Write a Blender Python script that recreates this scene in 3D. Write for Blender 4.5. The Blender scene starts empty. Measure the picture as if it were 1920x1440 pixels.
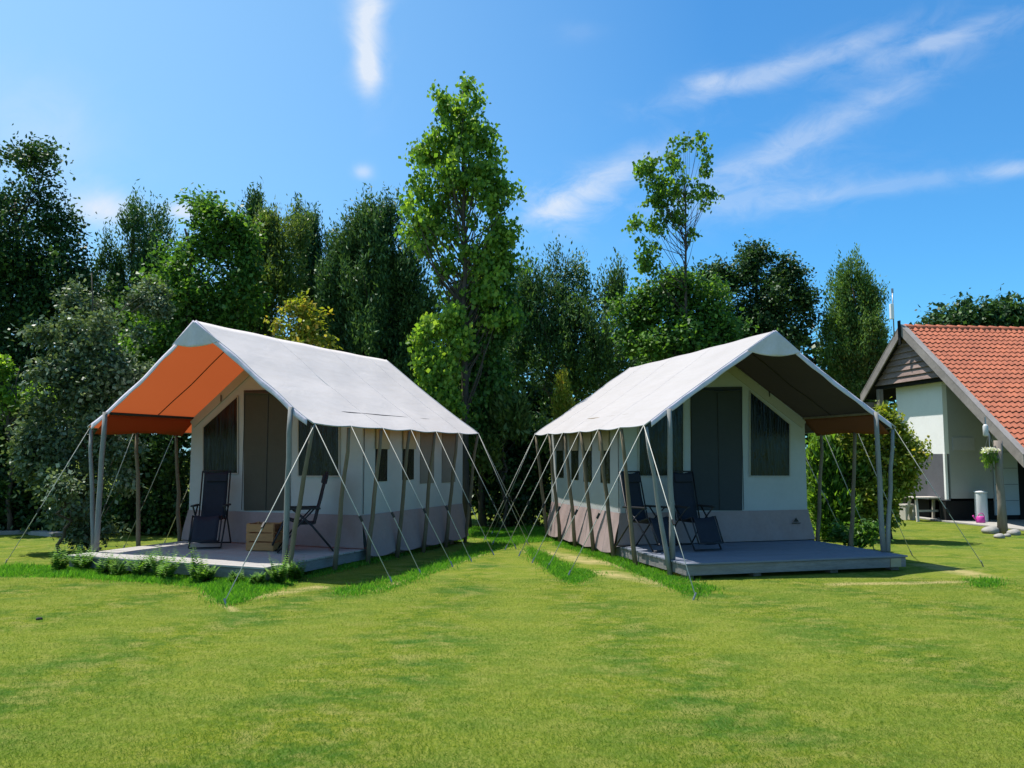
import bpy, math, random
import numpy as np
from mathutils import Vector, Matrix
random.seed(7); rng = np.random.default_rng(7)
SC = bpy.context.scene; COL = SC.collection
R = math.radians
# ---------------------------------------------------------------- camera
F, HOR, H = 1561.5, 855.7, 1.6
PITCH = math.atan((HOR-720)/F); CP, SP = math.cos(PITCH), math.sin(PITCH)
cam = bpy.data.cameras.new('camera'); co = bpy.data.objects.new('camera', cam); COL.objects.link(co)
co.location = (0, 0, H); co.rotation_euler = (math.pi/2+PITCH, 0, 0)
cam.sensor_width = 36; cam.lens = F/1920*36; cam.clip_end = 3000; cam.clip_start = .05
SC.camera = co
# ---------------------------------------------------------------- sun, sky, exposure
SX, SY = -.36, .19
SUN = Vector((SX, SY, 1)).normalized()
EL = math.asin(SUN.z)
sd = bpy.data.lights.new('sun', 'SUN'); sd.energy = 5.0; sd.angle = R(.5); sd.color = (1, .95, .87)
so = bpy.data.objects.new('sun', sd); COL.objects.link(so)
so.rotation_euler = SUN.to_track_quat('Z', 'Y').to_euler(); so.location = (-8, 6, 30)
SC.view_settings.view_transform = 'Standard'; SC.view_settings.look = 'None'
SC.view_settings.exposure = 0.6; SC.view_settings.gamma = 1
W = bpy.data.worlds.new('World'); SC.world = W; W.use_nodes = True
nt = W.node_tree; nt.nodes.clear()
def N(nt, typ, **kw):
    n = nt.nodes.new(typ)
    for k, v in kw.items(): setattr(n, k, v)
    return n
def val(nt, s, x):
    if isinstance(x, (int, float)): s.default_value = x
    elif isinstance(x, tuple): s.default_value = x if len(x) != 3 or len(s.default_value) == 3 else (*x, 1)
    else: nt.links.new(x, s)
def M(nt, op, a, b=0.0, c=None, clamp=False):
    n = N(nt, 'ShaderNodeMath', operation=op); n.use_clamp = clamp
    val(nt, n.inputs[0], a); val(nt, n.inputs[1], b)
    if c is not None: val(nt, n.inputs[2], c)
    return n.outputs[0]
def MIX(nt, fac, a, b, blend='MIX'):
    n = N(nt, 'ShaderNodeMix', data_type='RGBA', blend_type=blend)
    val(nt, n.inputs[0], fac); val(nt, n.inputs[6], a); val(nt, n.inputs[7], b)
    return n.outputs[2]
def NOISE(nt, vec, scale, detail=4, rough=.55, dist=0.0):
    n = N(nt, 'ShaderNodeTexNoise'); n.inputs['Scale'].default_value = scale
    n.inputs['Detail'].default_value = detail; n.inputs['Roughness'].default_value = rough
    n.inputs['Distortion'].default_value = dist
    if vec is not None: nt.links.new(vec, n.inputs['Vector'])
    return n.outputs[0]
def RAMP(nt, fac, a, b):
    n = N(nt, 'ShaderNodeMapRange'); n.inputs[1].default_value = a; n.inputs[2].default_value = b
    nt.links.new(fac, n.inputs[0]); return n.outputs[0]
def MAPV(nt, vec, scale=(1, 1, 1), rot=(0, 0, 0)):
    n = N(nt, 'ShaderNodeMapping'); n.inputs['Scale'].default_value = scale; n.inputs['Rotation'].default_value = rot
    nt.links.new(vec, n.inputs['Vector']); return n.outputs[0]
sky = N(nt, 'ShaderNodeTexSky', sky_type='NISHITA'); sky.sun_disc = False
sky.sun_elevation = EL; sky.sun_rotation = math.atan2(SX, SY); sky.altitude = 0; sky.air_density = 1.0; sky.dust_density = .6; sky.ozone_density = 2.2
hs = N(nt, 'ShaderNodeHueSaturation'); hs.inputs['Saturation'].default_value = 1.0; hs.inputs['Value'].default_value = 1.0
nt.links.new(MIX(nt, 1.0, sky.outputs[0], (.47, 1.14, 1.54), 'MULTIPLY'), hs.inputs['Color'])
tc = N(nt, 'ShaderNodeTexCoord'); sx = N(nt, 'ShaderNodeSeparateXYZ'); nt.links.new(tc.outputs['Generated'], sx.inputs[0])
az = M(nt, 'ARCTAN2', sx.outputs[0], sx.outputs[1]); el = M(nt, 'ARCSINE', sx.outputs[2])
cv = N(nt, 'ShaderNodeCombineXYZ'); nt.links.new(az, cv.inputs[0]); nt.links.new(el, cv.inputs[1])
def sdir(px, py):
    x, z, y = (px-960)/F, (720-py)/F, 1
    Y, Z = y*CP - z*SP, y*SP + z*CP
    return math.atan2(x, Y), math.atan2(Z, math.hypot(x, Y))
wn = NOISE(nt, cv.outputs[0], 17, 9, .62, .5)
wn2 = NOISE(nt, MAPV(nt, cv.outputs[0], (7, 15, 1), (0, 0, R(-14))), 2.2, 8, .66, .6)
tot = None
# wisps of cirrus at fixed directions in the sky: centre, half sizes, tilt, strength
for (px, py, rx, ry, an, st, wv) in ((690, 25, 42, 85, 0, 1.0, 0), (690, 130, 30, 62, 4, 1.0, 0), (200, 392, 62, 38, 0, .95, 0), (345, 395, 40, 18, 0, .8, 0),
        (1130, 340, 160, 38, 22, .62, 1), (1050, 390, 80, 42, 0, .62, 1), (1480, 128, 240, 26, 9, .50, 1), (1325, 150, 45, 18, 0, .45, 1), (1760, 78, 150, 20, 8, .45, 1),
        (1520, 250, 270, 36, 19, .42, 1), (1400, 370, 220, 50, 4, .30, 1), (1650, 352, 230, 20, 2, .22, 1), (680, 322, 22, 16, 0, .6, 0), (1900, 318, 60, 16, 0, .5, 1), (50, 250, 150, 110, 0, .25, 0), (1085, 60, 60, 20, 0, .08, 1)):
    a0, e0 = sdir(px, py); ca, sa = math.cos(R(an)), math.sin(R(an))
    da = M(nt, 'SUBTRACT', az, a0); de = M(nt, 'SUBTRACT', el, e0)
    u = M(nt, 'ADD', M(nt, 'MULTIPLY', da, ca*F/rx), M(nt, 'MULTIPLY', de, sa*F/rx))
    v = M(nt, 'ADD', M(nt, 'MULTIPLY', da, -sa*F/ry), M(nt, 'MULTIPLY', de, ca*F/ry))
    q = M(nt, 'ADD', M(nt, 'MULTIPLY', u, u), M(nt, 'MULTIPLY', v, v))
    g = M(nt, 'EXPONENT', M(nt, 'MULTIPLY', q, -1.0))
    noise = wn2 if wv else wn
    thr = M(nt, 'MULTIPLY', M(nt, 'ADD', g, M(nt, 'MULTIPLY', M(nt, 'SUBTRACT', noise, .5), 2.6 if wv else 1.9)), g, clamp=True)
    t = M(nt, 'MULTIPLY', thr, st*(.85 if wv else 1))
    tot = t if tot is None else M(nt, 'ADD', tot, t)
tot = M(nt, 'MINIMUM', tot, .92)
# paler air to the left, as the photograph's sky
lf = M(nt, 'MULTIPLY', RAMP(nt, az, .25, -.60), .55, clamp=True)
skyc = MIX(nt, lf, hs.outputs[0], (4.2, 6.7, 8.8))
skyc = MIX(nt, tot, skyc, (6.4, 7.0, 7.9))
bg = N(nt, 'ShaderNodeBackground'); bg.inputs[1].default_value = .081
nt.links.new(skyc, bg.inputs[0])
wo = N(nt, 'ShaderNodeOutputWorld'); nt.links.new(bg.outputs[0], wo.inputs[0])
SC.cycles.max_bounces = 8; SC.cycles.transparent_max_bounces = 12

# ---------------------------------------------------------------- geometry helpers
def ray(px, py):
    x, z = (px-960)/F, (720-py)/F
    return Vector((x, CP - z*SP, SP + z*CP))
def P(px, py, d):
    r = ray(px, py); return Vector((0, 0, H)) + r*(d/r.y)
def G(px, py, z=0.0):
    r = ray(px, py); return Vector((0, 0, H)) + r*((z-H)/r.z)
def tag(o, label, cat, group=None, kind=None):
    if label: o['label'] = label
    if cat: o['category'] = cat
    if group: o['group'] = group
    if kind: o['kind'] = kind
    return o
def thing(name, label, cat, loc=(0, 0, 0), rz=0, group=None):
    o = bpy.data.objects.new(name, None); COL.objects.link(o); o.location = loc; o.rotation_euler = (0, 0, rz)
    o.empty_display_size = .2
    return tag(o, label, cat, group)
class MB:
    def __init__(s): s.v = []; s.f = []
    def add(s, vs, fs):
        n = len(s.v); s.v += [tuple(v) for v in vs]; s.f += [tuple(n+i for i in f) for f in fs]; return s
    def box(s, a, b, m=None):
        vs = [Vector((x, y, z)) for x in (a[0], b[0]) for y in (a[1], b[1]) for z in (a[2], b[2])]
        if m is not None: vs = [m @ v for v in vs]
        return s.add(vs, [(0, 1, 3, 2), (4, 6, 7, 5), (0, 4, 5, 1), (2, 3, 7, 6), (0, 2, 6, 4), (1, 5, 7, 3)])
    def bar(s, p, q, w, h, up=(0, 0, 1)):
        p, q = Vector(p), Vector(q); d = (q-p); L = d.length; d.normalize()
        x = d.cross(Vector(up)); x = x.normalized() if x.length > 1e-5 else Vector((1, 0, 0)); z = x.cross(d)
        m = Matrix.Translation(p) @ Matrix((x, d, z)).transposed().to_4x4()
        return s.box((-w/2, 0, -h/2), (w/2, L, h/2), m)
    def tube(s, pts, rad, n=8, cap=True):
        pts = [Vector(p) for p in pts]; k = len(pts)
        if isinstance(rad, (int, float)): rad = [rad]*k
        vs = []; fs = []; px = None
        for i, p in enumerate(pts):
            d = (pts[min(i+1, k-1)]-pts[max(i-1, 0)]).normalized()
            if px is None: px = d.orthogonal().normalized()
            else:
                px = px - d*px.dot(d); px = px.normalized() if px.length > 1e-5 else d.orthogonal().normalized()
            py = d.cross(px)
            for j in range(n):
                a = 2*math.pi*j/n; vs.append(p+(px*math.cos(a)+py*math.sin(a))*rad[i])
        for i in range(k-1):
            for j in range(n):
                a, b = i*n+j, i*n+(j+1) % n; fs.append((a, b, b+n, a+n))
        if cap: fs += [tuple(range(n-1, -1, -1)), tuple(range((k-1)*n, k*n))]
        return s.add(vs, fs)
    def prism(s, poly, d):
        n = len(poly); d = Vector(d); vs = [Vector(p) for p in poly]; vs += [p+d for p in vs]
        return s.add(vs, [tuple(range(n)), tuple(range(2*n-1, n-1, -1))]+[(i, i+n, (i+1) % n+n, (i+1) % n) for i in range(n)])
    def grid(s, fn, nu, nv):
        vs = [fn(i/nu, j/nv) for i in range(nu+1) for j in range(nv+1)]
        return s.add(vs, [(i*(nv+1)+j, (i+1)*(nv+1)+j, (i+1)*(nv+1)+j+1, i*(nv+1)+j+1) for i in range(nu) for j in range(nv)])
    def lathe(s, prof, c=(0, 0, 0), n=20):
        c = Vector(c); k = len(prof); vs = []; fs = []
        for r, z in prof:
            for j in range(n):
                a = 2*math.pi*j/n; vs.append(c+Vector((r*math.cos(a), r*math.sin(a), z)))
        for i in range(k-1):
            for j in range(n): a, b = i*n+j, i*n+(j+1) % n; fs.append((a, b, b+n, a+n))
        fs += [tuple(range(n-1, -1, -1)), tuple(range((k-1)*n, k*n))]
        return s.add(vs, fs)
    def build(s, name, mat, parent=None, smooth=False, bevel=0, fixn=True):
        me = bpy.data.meshes.new(name); me.from_pydata(s.v, [], s.f)
        if fixn:
            import bmesh
            bm = bmesh.new(); bm.from_mesh(me); bmesh.ops.recalc_face_normals(bm, faces=bm.faces)
            if bevel: bmesh.ops.bevel(bm, geom=bm.edges[:], offset=bevel, segments=2, affect='EDGES', profile=.6)
            bm.to_mesh(me); bm.free()
        me.materials.append(mat)
        if smooth: me.polygons.foreach_set('use_smooth', [True]*len(me.polygons))
        o = bpy.data.objects.new(name, me); COL.objects.link(o)
        if parent: o.parent = parent
        return o
def copy_tree(o, parent=None):
    c = o.copy(); COL.objects.link(c)
    if parent: c.parent = parent
    for ch in list(o.children): copy_tree(ch, c)
    return c

# ---------------------------------------------------------------- materials
def mat(name, col, rough=.8, var=.15, scale=6, bump=0.0, bscale=40, col2=None, stretch=(1, 1, 1), metal=0, spec=.3, back=None, trans=None):
    m = bpy.data.materials.new(name); m.use_nodes = True; t = m.node_tree; b = t.nodes['Principled BSDF']; o = t.nodes['Material Output']
    tcn = N(t, 'ShaderNodeTexCoord'); v = MAPV(t, tcn.outputs['Object'], stretch)
    n1 = NOISE(t, v, scale, 6, .65)
    f = RAMP(t, n1, .3, .7)
    c2 = col2 if col2 else tuple(c*(1-var) for c in col)
    c = MIX(t, f, tuple(col), tuple(c2))
    n3 = NOISE(t, v, scale*9, 3, .6)
    c = MIX(t, RAMP(t, n3, .35, .75), c, MIX(t, 1.0, c, (1-var*.6,)*3, 'MULTIPLY'))
    t.links.new(c, b.inputs['Base Color']); b.inputs['Roughness'].default_value = rough; b.inputs['Metallic'].default_value = metal
    b.inputs['Specular IOR Level'].default_value = spec
    if bump:
        bn = N(t, 'ShaderNodeBump'); bn.inputs['Strength'].default_value = bump; bn.inputs['Distance'].default_value = .02
        t.links.new(NOISE(t, v, bscale, 5, .6), bn.inputs['Height']); t.links.new(bn.outputs[0], b.inputs['Normal'])
    return m
def fabric_roof(name, top, under, tr, ts):
    m = bpy.data.materials.new(name); m.use_nodes = True; t = m.node_tree; b = t.nodes['Principled BSDF']; o = t.nodes['Material Output']
    tcn = N(t, 'ShaderNodeTexCoord'); g = N(t, 'ShaderNodeNewGeometry')
    n1 = RAMP(t, NOISE(t, tcn.outputs['Object'], 1.1, 6, .6), .3, .75)
    n2 = RAMP(t, NOISE(t, MAPV(t, tcn.outputs['Object'], (8, 1, 1)), 2, 4, .7), .45, .8)
    c = MIX(t, n1, top, tuple(x*.90 for x in top)); c = MIX(t, M(t, 'MULTIPLY', n2, .5), c, (top[0]*.82, top[1]*.80, top[2]*.76))
    cc = MIX(t, g.outputs['Backfacing'], c, under)
    t.links.new(cc, b.inputs['Base Color']); b.inputs['Roughness'].default_value = .75; b.inputs['Specular IOR Level'].default_value = .25
    bn = N(t, 'ShaderNodeBump'); bn.inputs['Strength'].default_value = .35; bn.inputs['Distance'].default_value = .05
    h = M(t, 'ADD', NOISE(t, tcn.outputs['Object'], 2.2, 5, .55, .6), M(t, 'MULTIPLY', NOISE(t, tcn.outputs['Object'], 160, 2, .5), .03))
    bn.inputs['Strength'].default_value = .32; t.links.new(h, bn.inputs['Height']); t.links.new(bn.outputs[0], b.inputs['Normal'])
    tl = N(t, 'ShaderNodeBsdfTranslucent'); t.links.new(MIX(t, g.outputs['Backfacing'], top, tr), tl.inputs[0])
    mx = N(t, 'ShaderNodeMixShader'); t.links.new(M(t, 'MULTIPLY', g.outputs['Backfacing'], ts), mx.inputs[0])
    t.links.new(b.outputs[0], mx.inputs[1]); t.links.new(tl.outputs[0], mx.inputs[2]); t.links.new(mx.outputs[0], o.inputs[0])
    return m
def leafmat(name, c0, c1, c2, tr=.35, rough=.5, spec=.28):
    m = bpy.data.materials.new(name); m.use_nodes = True; t = m.node_tree; b = t.nodes['Principled BSDF']; o = t.nodes['Material Output']
    at = N(t, 'ShaderNodeAttribute', attribute_name='tone')
    r = N(t, 'ShaderNodeValToRGB'); r.color_ramp.elements[0].color = (*c0, 1); r.color_ramp.elements[1].color = (*c2, 1)
    e = r.color_ramp.elements.new(.5); e.color = (*c1, 1)
    t.links.new(at.outputs['Fac'], r.inputs[0])
    t.links.new(r.outputs[0], b.inputs['Base Color']); b.inputs['Roughness'].default_value = rough; b.inputs['Specular IOR Level'].default_value = spec
    tl = N(t, 'ShaderNodeBsdfTranslucent'); t.links.new(MIX(t, 1.0, r.outputs[0], (1.7, 1.7, .7), 'MULTIPLY'), tl.inputs[0])
    mx = N(t, 'ShaderNodeMixShader'); mx.inputs[0].default_value = tr
    t.links.new(b.outputs[0], mx.inputs[1]); t.links.new(tl.outputs[0], mx.inputs[2]); t.links.new(mx.outputs[0], o.inputs[0])
    return m
L_ = dict(
 dark=leafmat('leaf_dark', (.018, .048, .018), (.042, .095, .026), (.11, .19, .05), .25, .42),
 oak=leafmat('leaf_oak', (.014, .040, .016), (.034, .082, .024), (.09, .165, .045), .2, .5, .2),
 mid=leafmat('leaf_mid', (.032, .090, .018), (.075, .17, .028), (.15, .27, .045), .38),
 bright=leafmat('leaf_bright', (.05, .12, .018), (.13, .25, .032), (.28, .40, .06), .5),
 needle=leafmat('leaf_needle', (.030, .078, .028), (.070, .145, .045), (.14, .24, .07), .18, .55),
 golden=leafmat('leaf_golden', (.10, .15, .015), (.27, .30, .035), (.50, .32, .07), .35),
 olive=leafmat('leaf_grey', (.035, .068, .030), (.10, .15, .075), (.27, .32, .23), .2, .45, .28),
 yellowgreen=leafmat('leaf_yellowgreen', (.06, .12, .025), (.115, .175, .045), (.19, .24, .07), .35),
 cypress=leafmat('leaf_cypress', (.045, .11, .025), (.095, .19, .042), (.17, .27, .065), .28, .6),
 russet=leafmat('leaf_russet', (.06, .10, .022), (.15, .155, .035), (.30, .22, .06), .35),
 fern=leafmat('leaf_fern', (.04, .12, .018), (.08, .20, .03), (.17, .30, .05), .4),
 grass=leafmat('blade_lawn', (.05, .125, .014), (.105, .175, .016), (.21, .235, .05), .4, .6, .15),
 longgrass=leafmat('blade_long', (.05, .17, .015), (.09, .27, .025), (.17, .34, .05), .5, .5, .2))
bark = mat('bark', (.09, .075, .06), .9, .4, 5, .6, 30, stretch=(1, 1, .25))
oldwood = mat('weathered_wood', (.25, .21, .18), .85, .35, 4, .3, 40, stretch=(1, 1, .15))
pole_grey = mat('pole_grey_wood', (.27, .27, .26), .8, .35, 6, .25, 50, stretch=(1, 1, .2))
pole_brown = mat('pole_brown_wood', (.22, .17, .11), .85, .4, 6, .3, 50, stretch=(1, 1, .2))
rope_m = mat('rope', (.52, .51, .45), .8, .2, 60)
black_pl = mat('black_plastic', (.02, .02, .022), .5, .2, 20)
steel = mat('peg_steel', (.35, .35, .36), .4, .2, 20, metal=.8)

# ---------------------------------------------------------------- leaf clouds
def leafmesh(name, pos, nrm, dirs, length, width, tone, m, parent=None, smooth=False):
    n = len(pos)
    side = np.cross(dirs, nrm); side /= (np.linalg.norm(side, axis=1, keepdims=True)+1e-9)
    l = length[:, None]; w = width[:, None]
    v = np.empty((n, 4, 3), np.float32)
    v[:, 0] = pos - dirs*l*.5; v[:, 2] = pos + dirs*l*.5
    mid = pos - dirs*l*.05 - nrm*l*.08
    v[:, 1] = mid + side*w*.5; v[:, 3] = mid - side*w*.5
    me = bpy.data.meshes.new(name)
    me.vertices.add(n*4); me.vertices.foreach_set('co', v.reshape(-1))
    me.loops.add(n*4); me.polygons.add(n)
    me.loops.foreach_set('vertex_index', np.arange(n*4, dtype=np.int32))
    me.polygons.foreach_set('loop_start', np.arange(0, n*4, 4, dtype=np.int32))
    me.polygons.foreach_set('loop_total', np.full(n, 4, np.int32))
    a = me.attributes.new('tone', 'FLOAT', 'FACE'); a.data.foreach_set('value', np.clip(tone, 0, 1).astype(np.float32))
    me.update(calc_edges=True); me.materials.append(m)
    o = bpy.data.objects.new(name, me); COL.objects.link(o)
    if parent: o.parent = parent
    return o
def unit(a): return a/(np.linalg.norm(a, axis=1, keepdims=True)+1e-9)
def clumps(blobs, d, n, deep=.8, shell=2.4, loose=.12):
    """clump centres inside ellipsoids given at real distance d"""
    B = []
    for b in blobs:
        px, py, rx, ry = b[:4]; dd = d + (b[4] if len(b) > 4 else 0)
        c = P(px, py, dd); s = dd/F
        B.append((c, rx*s, rx*s*deep, ry*s))
    wts = np.array([(b[1]*b[3])**.9*b[2]**.3 for b in B]); wts /= wts.sum()
    n1_ = n; sub = 6 if n > 440 and n != 660 else 4; n1 = max(n//sub, 4); n = n1*sub
    k = rng.choice(len(B), n1, p=wts)
    u = unit(rng.normal(size=(n1, 3))); r = rng.random(n1)**(1/shell)
    r = r*np.where(rng.random(n1) < loose, rng.uniform(1.03, 1.2, n1), .98)
    A = np.array([[b[1], b[2], b[3]] for b in B])[k]; C = np.array([list(b[0]) for b in B])[k]
    prim = C+u*A*r[:, None]; outd = unit(u*A)
    br = np.minimum(A.min(1)*.42, .55)[:, None, None]
    off = rng.normal(size=(n1, sub, 3))*br*np.array([.62, .62, .5])+outd[:, None, :]*(rng.random((n1, sub, 1))-.55)*br*1.5
    out = (prim[:, None, :]+off).reshape(-1, 3); cen = np.repeat(C, sub, 0)
    return out, cen
def foliage(name, cl, cen, per, rc, ls, m, style='broad', parent=None, tonebase=.45, zmin=.05):
    n = len(cl)*per
    c = np.repeat(cl, per, 0); ce = np.repeat(cen, per, 0)
    off = rng.normal(size=(n, 3))*rc*.55
    if style in ('needle', 'spray'): off[:, 2] *= 1.9; off[:, :2] *= .6
    if style == 'droop': off[:, 2] = -np.abs(off[:, 2])*2.0+rc*.4; off[:, :2] *= .7
    if style == 'flat': off[:, 2] *= .5
    p = c+off; ok = p[:, 2] > zmin; p = p[ok]; c = c[ok]; ce = ce[ok]; off = off[ok]; n = len(p)
    outw = unit(c-ce+off*.8)
    rnd = rng.normal(size=(n, 3))
    if style == 'broad':
        d = unit(outw*.6+rnd*.8+np.array([0, 0, -.35])); nr = unit(rnd[:, ::-1]*.8+outw*.5+np.array([0, 0, .7])); asp = .68
    elif style == 'flat':
        d = unit(outw*.8+rnd*.7*np.array([1, 1, .4])); nr = unit(rnd[:, ::-1]*.35+np.array([0, 0, 1.])); asp = .6
    elif style == 'needle':
        d = unit(outw*.45*np.array([1, 1, .3])+rnd*.55+np.array([0, 0, .9])); nr = unit(rnd[:, ::-1]+outw*.6+np.array([0, 0, .3])); asp = .34
    elif style == 'spray':
        d = unit(outw*.5+rnd*.5+np.array([0, 0, .8])); nr = unit(rnd[:, ::-1]+outw*.6); asp = .36
    elif style == 'droop':
        d = unit(outw*.3+rnd*.4+np.array([0, 0, -.9])); nr = unit(rnd[:, ::-1]+outw*.5+np.array([0, 0, .3])); asp = .3
    else:   # hanging leaves on long stalks
        d = unit(rnd*.55+np.array([0, 0, -.8])); nr = unit(rnd[:, [1, 2, 0]]*np.array([1, 1, .5])+outw*.4); asp = .78
    nr = unit(nr-d*(nr*d).sum(1, keepdims=True))
    L = ls*(.65+.7*rng.random(n)); ct = np.repeat(rng.random(len(cl)), per)[ok]
    tone = tonebase+.45*(ct-.5)+.24*rng.normal(size=n)
    return leafmesh(name, p, nr, d, L, L*asp*(.8+.4*rng.random(n)), tone, m, parent)
def limbs(mb, base, top, cl, r0, nl, wob=.25, spread=.5):
    base, top = Vector(base), Vector(top); k = 10; pts = []; rad = []
    for i in range(k+1):
        t = i/k; p = base.lerp(top, t); j = Vector((random.uniform(-1, 1), random.uniform(-1, 1), 0))*wob*(.3 if i in (0,) else 1)*.4
        if i == 0: j *= 0
        pts.append(p+j); rad.append(r0*(1-.88*t)+.004)
    rad[0] *= 1.35
    mb.tube(pts, rad, 9)
    if not len(cl): return
    idx = rng.choice(len(cl), min(nl, len(cl)), replace=False)
    for i in idx:
        c = Vector(cl[i]); tz = (c.z-base.z)/(max(top.z-base.z, .1))
        t = min(max(tz-spread*random.uniform(.25, .6), .06), .93); kk = t*k; a = int(kk); q = pts[a].lerp(pts[min(a+1, k)], kk-a)
        rr = max(min(rad[a]*.34, .03), .005); midp = q.lerp(c, .5)+Vector((0, 0, -.08*(c-q).length))+Vector((random.uniform(-.1, .1),)*3)
        mb.tube([q, q.lerp(midp, .55), midp, midp.lerp(c, .55)+Vector((0, 0, .02)), c], [rr, rr*.8, rr*.6, rr*.4, rr*.18], 5, cap=False)
def tree(name, label, cat, blobs, d, m, style='broad', n=260, per=60, rc=.32, ls=.11, base=None, top=None, r0=.12, nl=40, shell=2.4, deep=.8, group=None, tb=.45, wob=.25, spread=.5, loose=.12):
    cl, cen = clumps(blobs, d, n, deep, shell, loose)
    bx = base if base is not None else P(np.mean([b[0] for b in blobs]), 900, d)
    bp = Vector((bx[0], bx[1], 0)); tp = Vector(top) if top is not None else Vector((cl[:, 0].mean(), cl[:, 1].mean(), np.percentile(cl[:, 2], 93)))
    t = thing(name, label, cat, bp, 0, group)
    loc = np.array(bp)
    mb = MB(); limbs(mb, (0, 0, -.05), tp-bp, cl-loc, r0, nl, wob, spread); mb.build('trunk', bark, t, smooth=True)
    foliage('crown', cl-loc, cen-loc, per, rc, ls, m, style, t, tb)
    return t

# ================================================================ ground
def lawn_mat():
    m = bpy.data.materials.new('lawn'); m.use_nodes = True; t = m.node_tree; b = t.nodes['Principled BSDF']
    tcn = N(t, 'ShaderNodeTexCoord'); o = tcn.outputs['Object']
    big = NOISE(t, MAPV(t, o, (.6, 1.0, 1)), .8, 5, .6, .6); med = NOISE(t, MAPV(t, o, (1.1, 1.6, 1)), 1.2, 6, .62, .3); fine = NOISE(t, o, 45, 4, .7); vfine = NOISE(t, o, 160, 3, .7)
    # mowing passes: curved bands
    s = N(t, 'ShaderNodeSeparateXYZ'); t.links.new(o, s.inputs[0])
    rr = M(t, 'SQRT', M(t, 'ADD', M(t, 'POWER', M(t, 'SUBTRACT', s.outputs[0], 3.0), 2), M(t, 'POWER', M(t, 'ADD', s.outputs[1], 26.0), 2)))
    rr = M(t, 'ADD', M(t, 'MULTIPLY', M(t, 'ARCTAN2', M(t, 'ADD', s.outputs[0], -.1), M(t, 'SUBTRACT', 17.5, s.outputs[1])), 5.2), M(t, 'MULTIPLY', big, .55))
    band = M(t, 'MULTIPLY', M(t, 'ADD', M(t, 'SINE', M(t, 'MULTIPLY', rr, 6.2)), 1), .5)
    sm_ = NOISE(t, MAPV(t, o, (2.2, 3.0, 1), (0, 0, .25)), 1.5, 7, .68, .5); blade = NOISE(t, MAPV(t, o, (55, 14, 1)), 1.0, 4, .7)
    c = MIX(t, RAMP(t, big, .40, .60), (0.047, 0.108, 0.012), (0.129, 0.162, 0.011))
    c = MIX(t, M(t, 'MULTIPLY', RAMP(t, med, .44, .62), .80), c, (0.162, 0.180, 0.019))
    c = MIX(t, M(t, 'MULTIPLY', RAMP(t, med, .50, .36), .70), c, (0.042, 0.099, 0.018))
    c = MIX(t, M(t, 'MULTIPLY', RAMP(t, sm_, .48, .64), .85), c, (0.216, 0.204, 0.058))
    c = MIX(t, M(t, 'MULTIPLY', RAMP(t, sm_, .48, .36), .75), c, (0.036, 0.090, 0.015))
    c = MIX(t, M(t, 'MULTIPLY', band, .62), c, (0.156, 0.186, 0.027))
    c = MIX(t, M(t, 'MULTIPLY', RAMP(t, fine, .45, .65), .5), c, (0.042, 0.084, 0.008))
    c = MIX(t, M(t, 'MULTIPLY', RAMP(t, blade, .5, .7), .6), c, (0.192, 0.216, 0.054))
    c = MIX(t, M(t, 'MULTIPLY', RAMP(t, blade, .48, .3), .6), c, (0.033, 0.072, 0.007))
    # worn, straw coloured strips along the mown edges
    worn = None
    for (a, bb, w) in WORN:
        ax, ay = G(*a).xy; bx, by = G(*bb).xy; dx, dy = bx-ax, by-ay; L2 = dx*dx+dy*dy
        tt = M(t, 'MULTIPLY', M(t, 'ADD', M(t, 'MULTIPLY', M(t, 'SUBTRACT', s.outputs[0], ax), dx), M(t, 'MULTIPLY', M(t, 'SUBTRACT', s.outputs[1], ay), dy)), 1/L2, clamp=True)
        ex = M(t, 'SUBTRACT', M(t, 'SUBTRACT', s.outputs[0], ax), M(t, 'MULTIPLY', tt, dx)); ey = M(t, 'SUBTRACT', M(t, 'SUBTRACT', s.outputs[1], ay), M(t, 'MULTIPLY', tt, dy))
        dist = M(t, 'SQRT', M(t, 'ADD', M(t, 'MULTIPLY', ex, ex), M(t, 'MULTIPLY', ey, ey)))
        dist = M(t, 'ADD', dist, M(t, 'MULTIPLY', M(t, 'SUBTRACT', med, .5), w*1.2))
        g = RAMP(t, dist, w, w*.25)
        worn = g if worn is None else M(t, 'MAXIMUM', worn, g)
    c = MIX(t, M(t, 'MULTIPLY', worn, RAMP(t, M(t, 'ADD', fine, sm_), .75, 1.15), clamp=True), c, (.33, .27, .12))
    t.links.new(c, b.inputs['Base Color']); b.inputs['Roughness'].default_value = 1; b.inputs['Specular IOR Level'].default_value = .03
    bn = N(t, 'ShaderNodeBump'); bn.inputs['Strength'].default_value = .35; bn.inputs['Distance'].default_value = .03
    t.links.new(M(t, 'ADD', fine, M(t, 'MULTIPLY', vfine, .7)), bn.inputs['Height']); t.links.new(bn.outputs[0], b.inputs['Normal'])
    return m
WORN = [((1000, 1032), (1120, 1055), .30), ((1120, 1072), (1280, 1100), .28), ((1130, 1055), (1240, 1075), .22), ((470, 1120), (590, 1102), .22), ((700, 1108), (900, 1040), .10),
        ((1560, 1096), (1850, 1090), .16), ((1740, 1060), (1840, 1080), .3), ((380, 1110), (440, 1145), .08)]
lawn = MB().add([(-500, -60, 0), (500, -60, 0), (500, 900, 0), (-500, 900, 0)], [(0, 1, 2, 3)]).build('lawn', lawn_mat()); tag(lawn, None, None, kind='structure')

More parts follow.
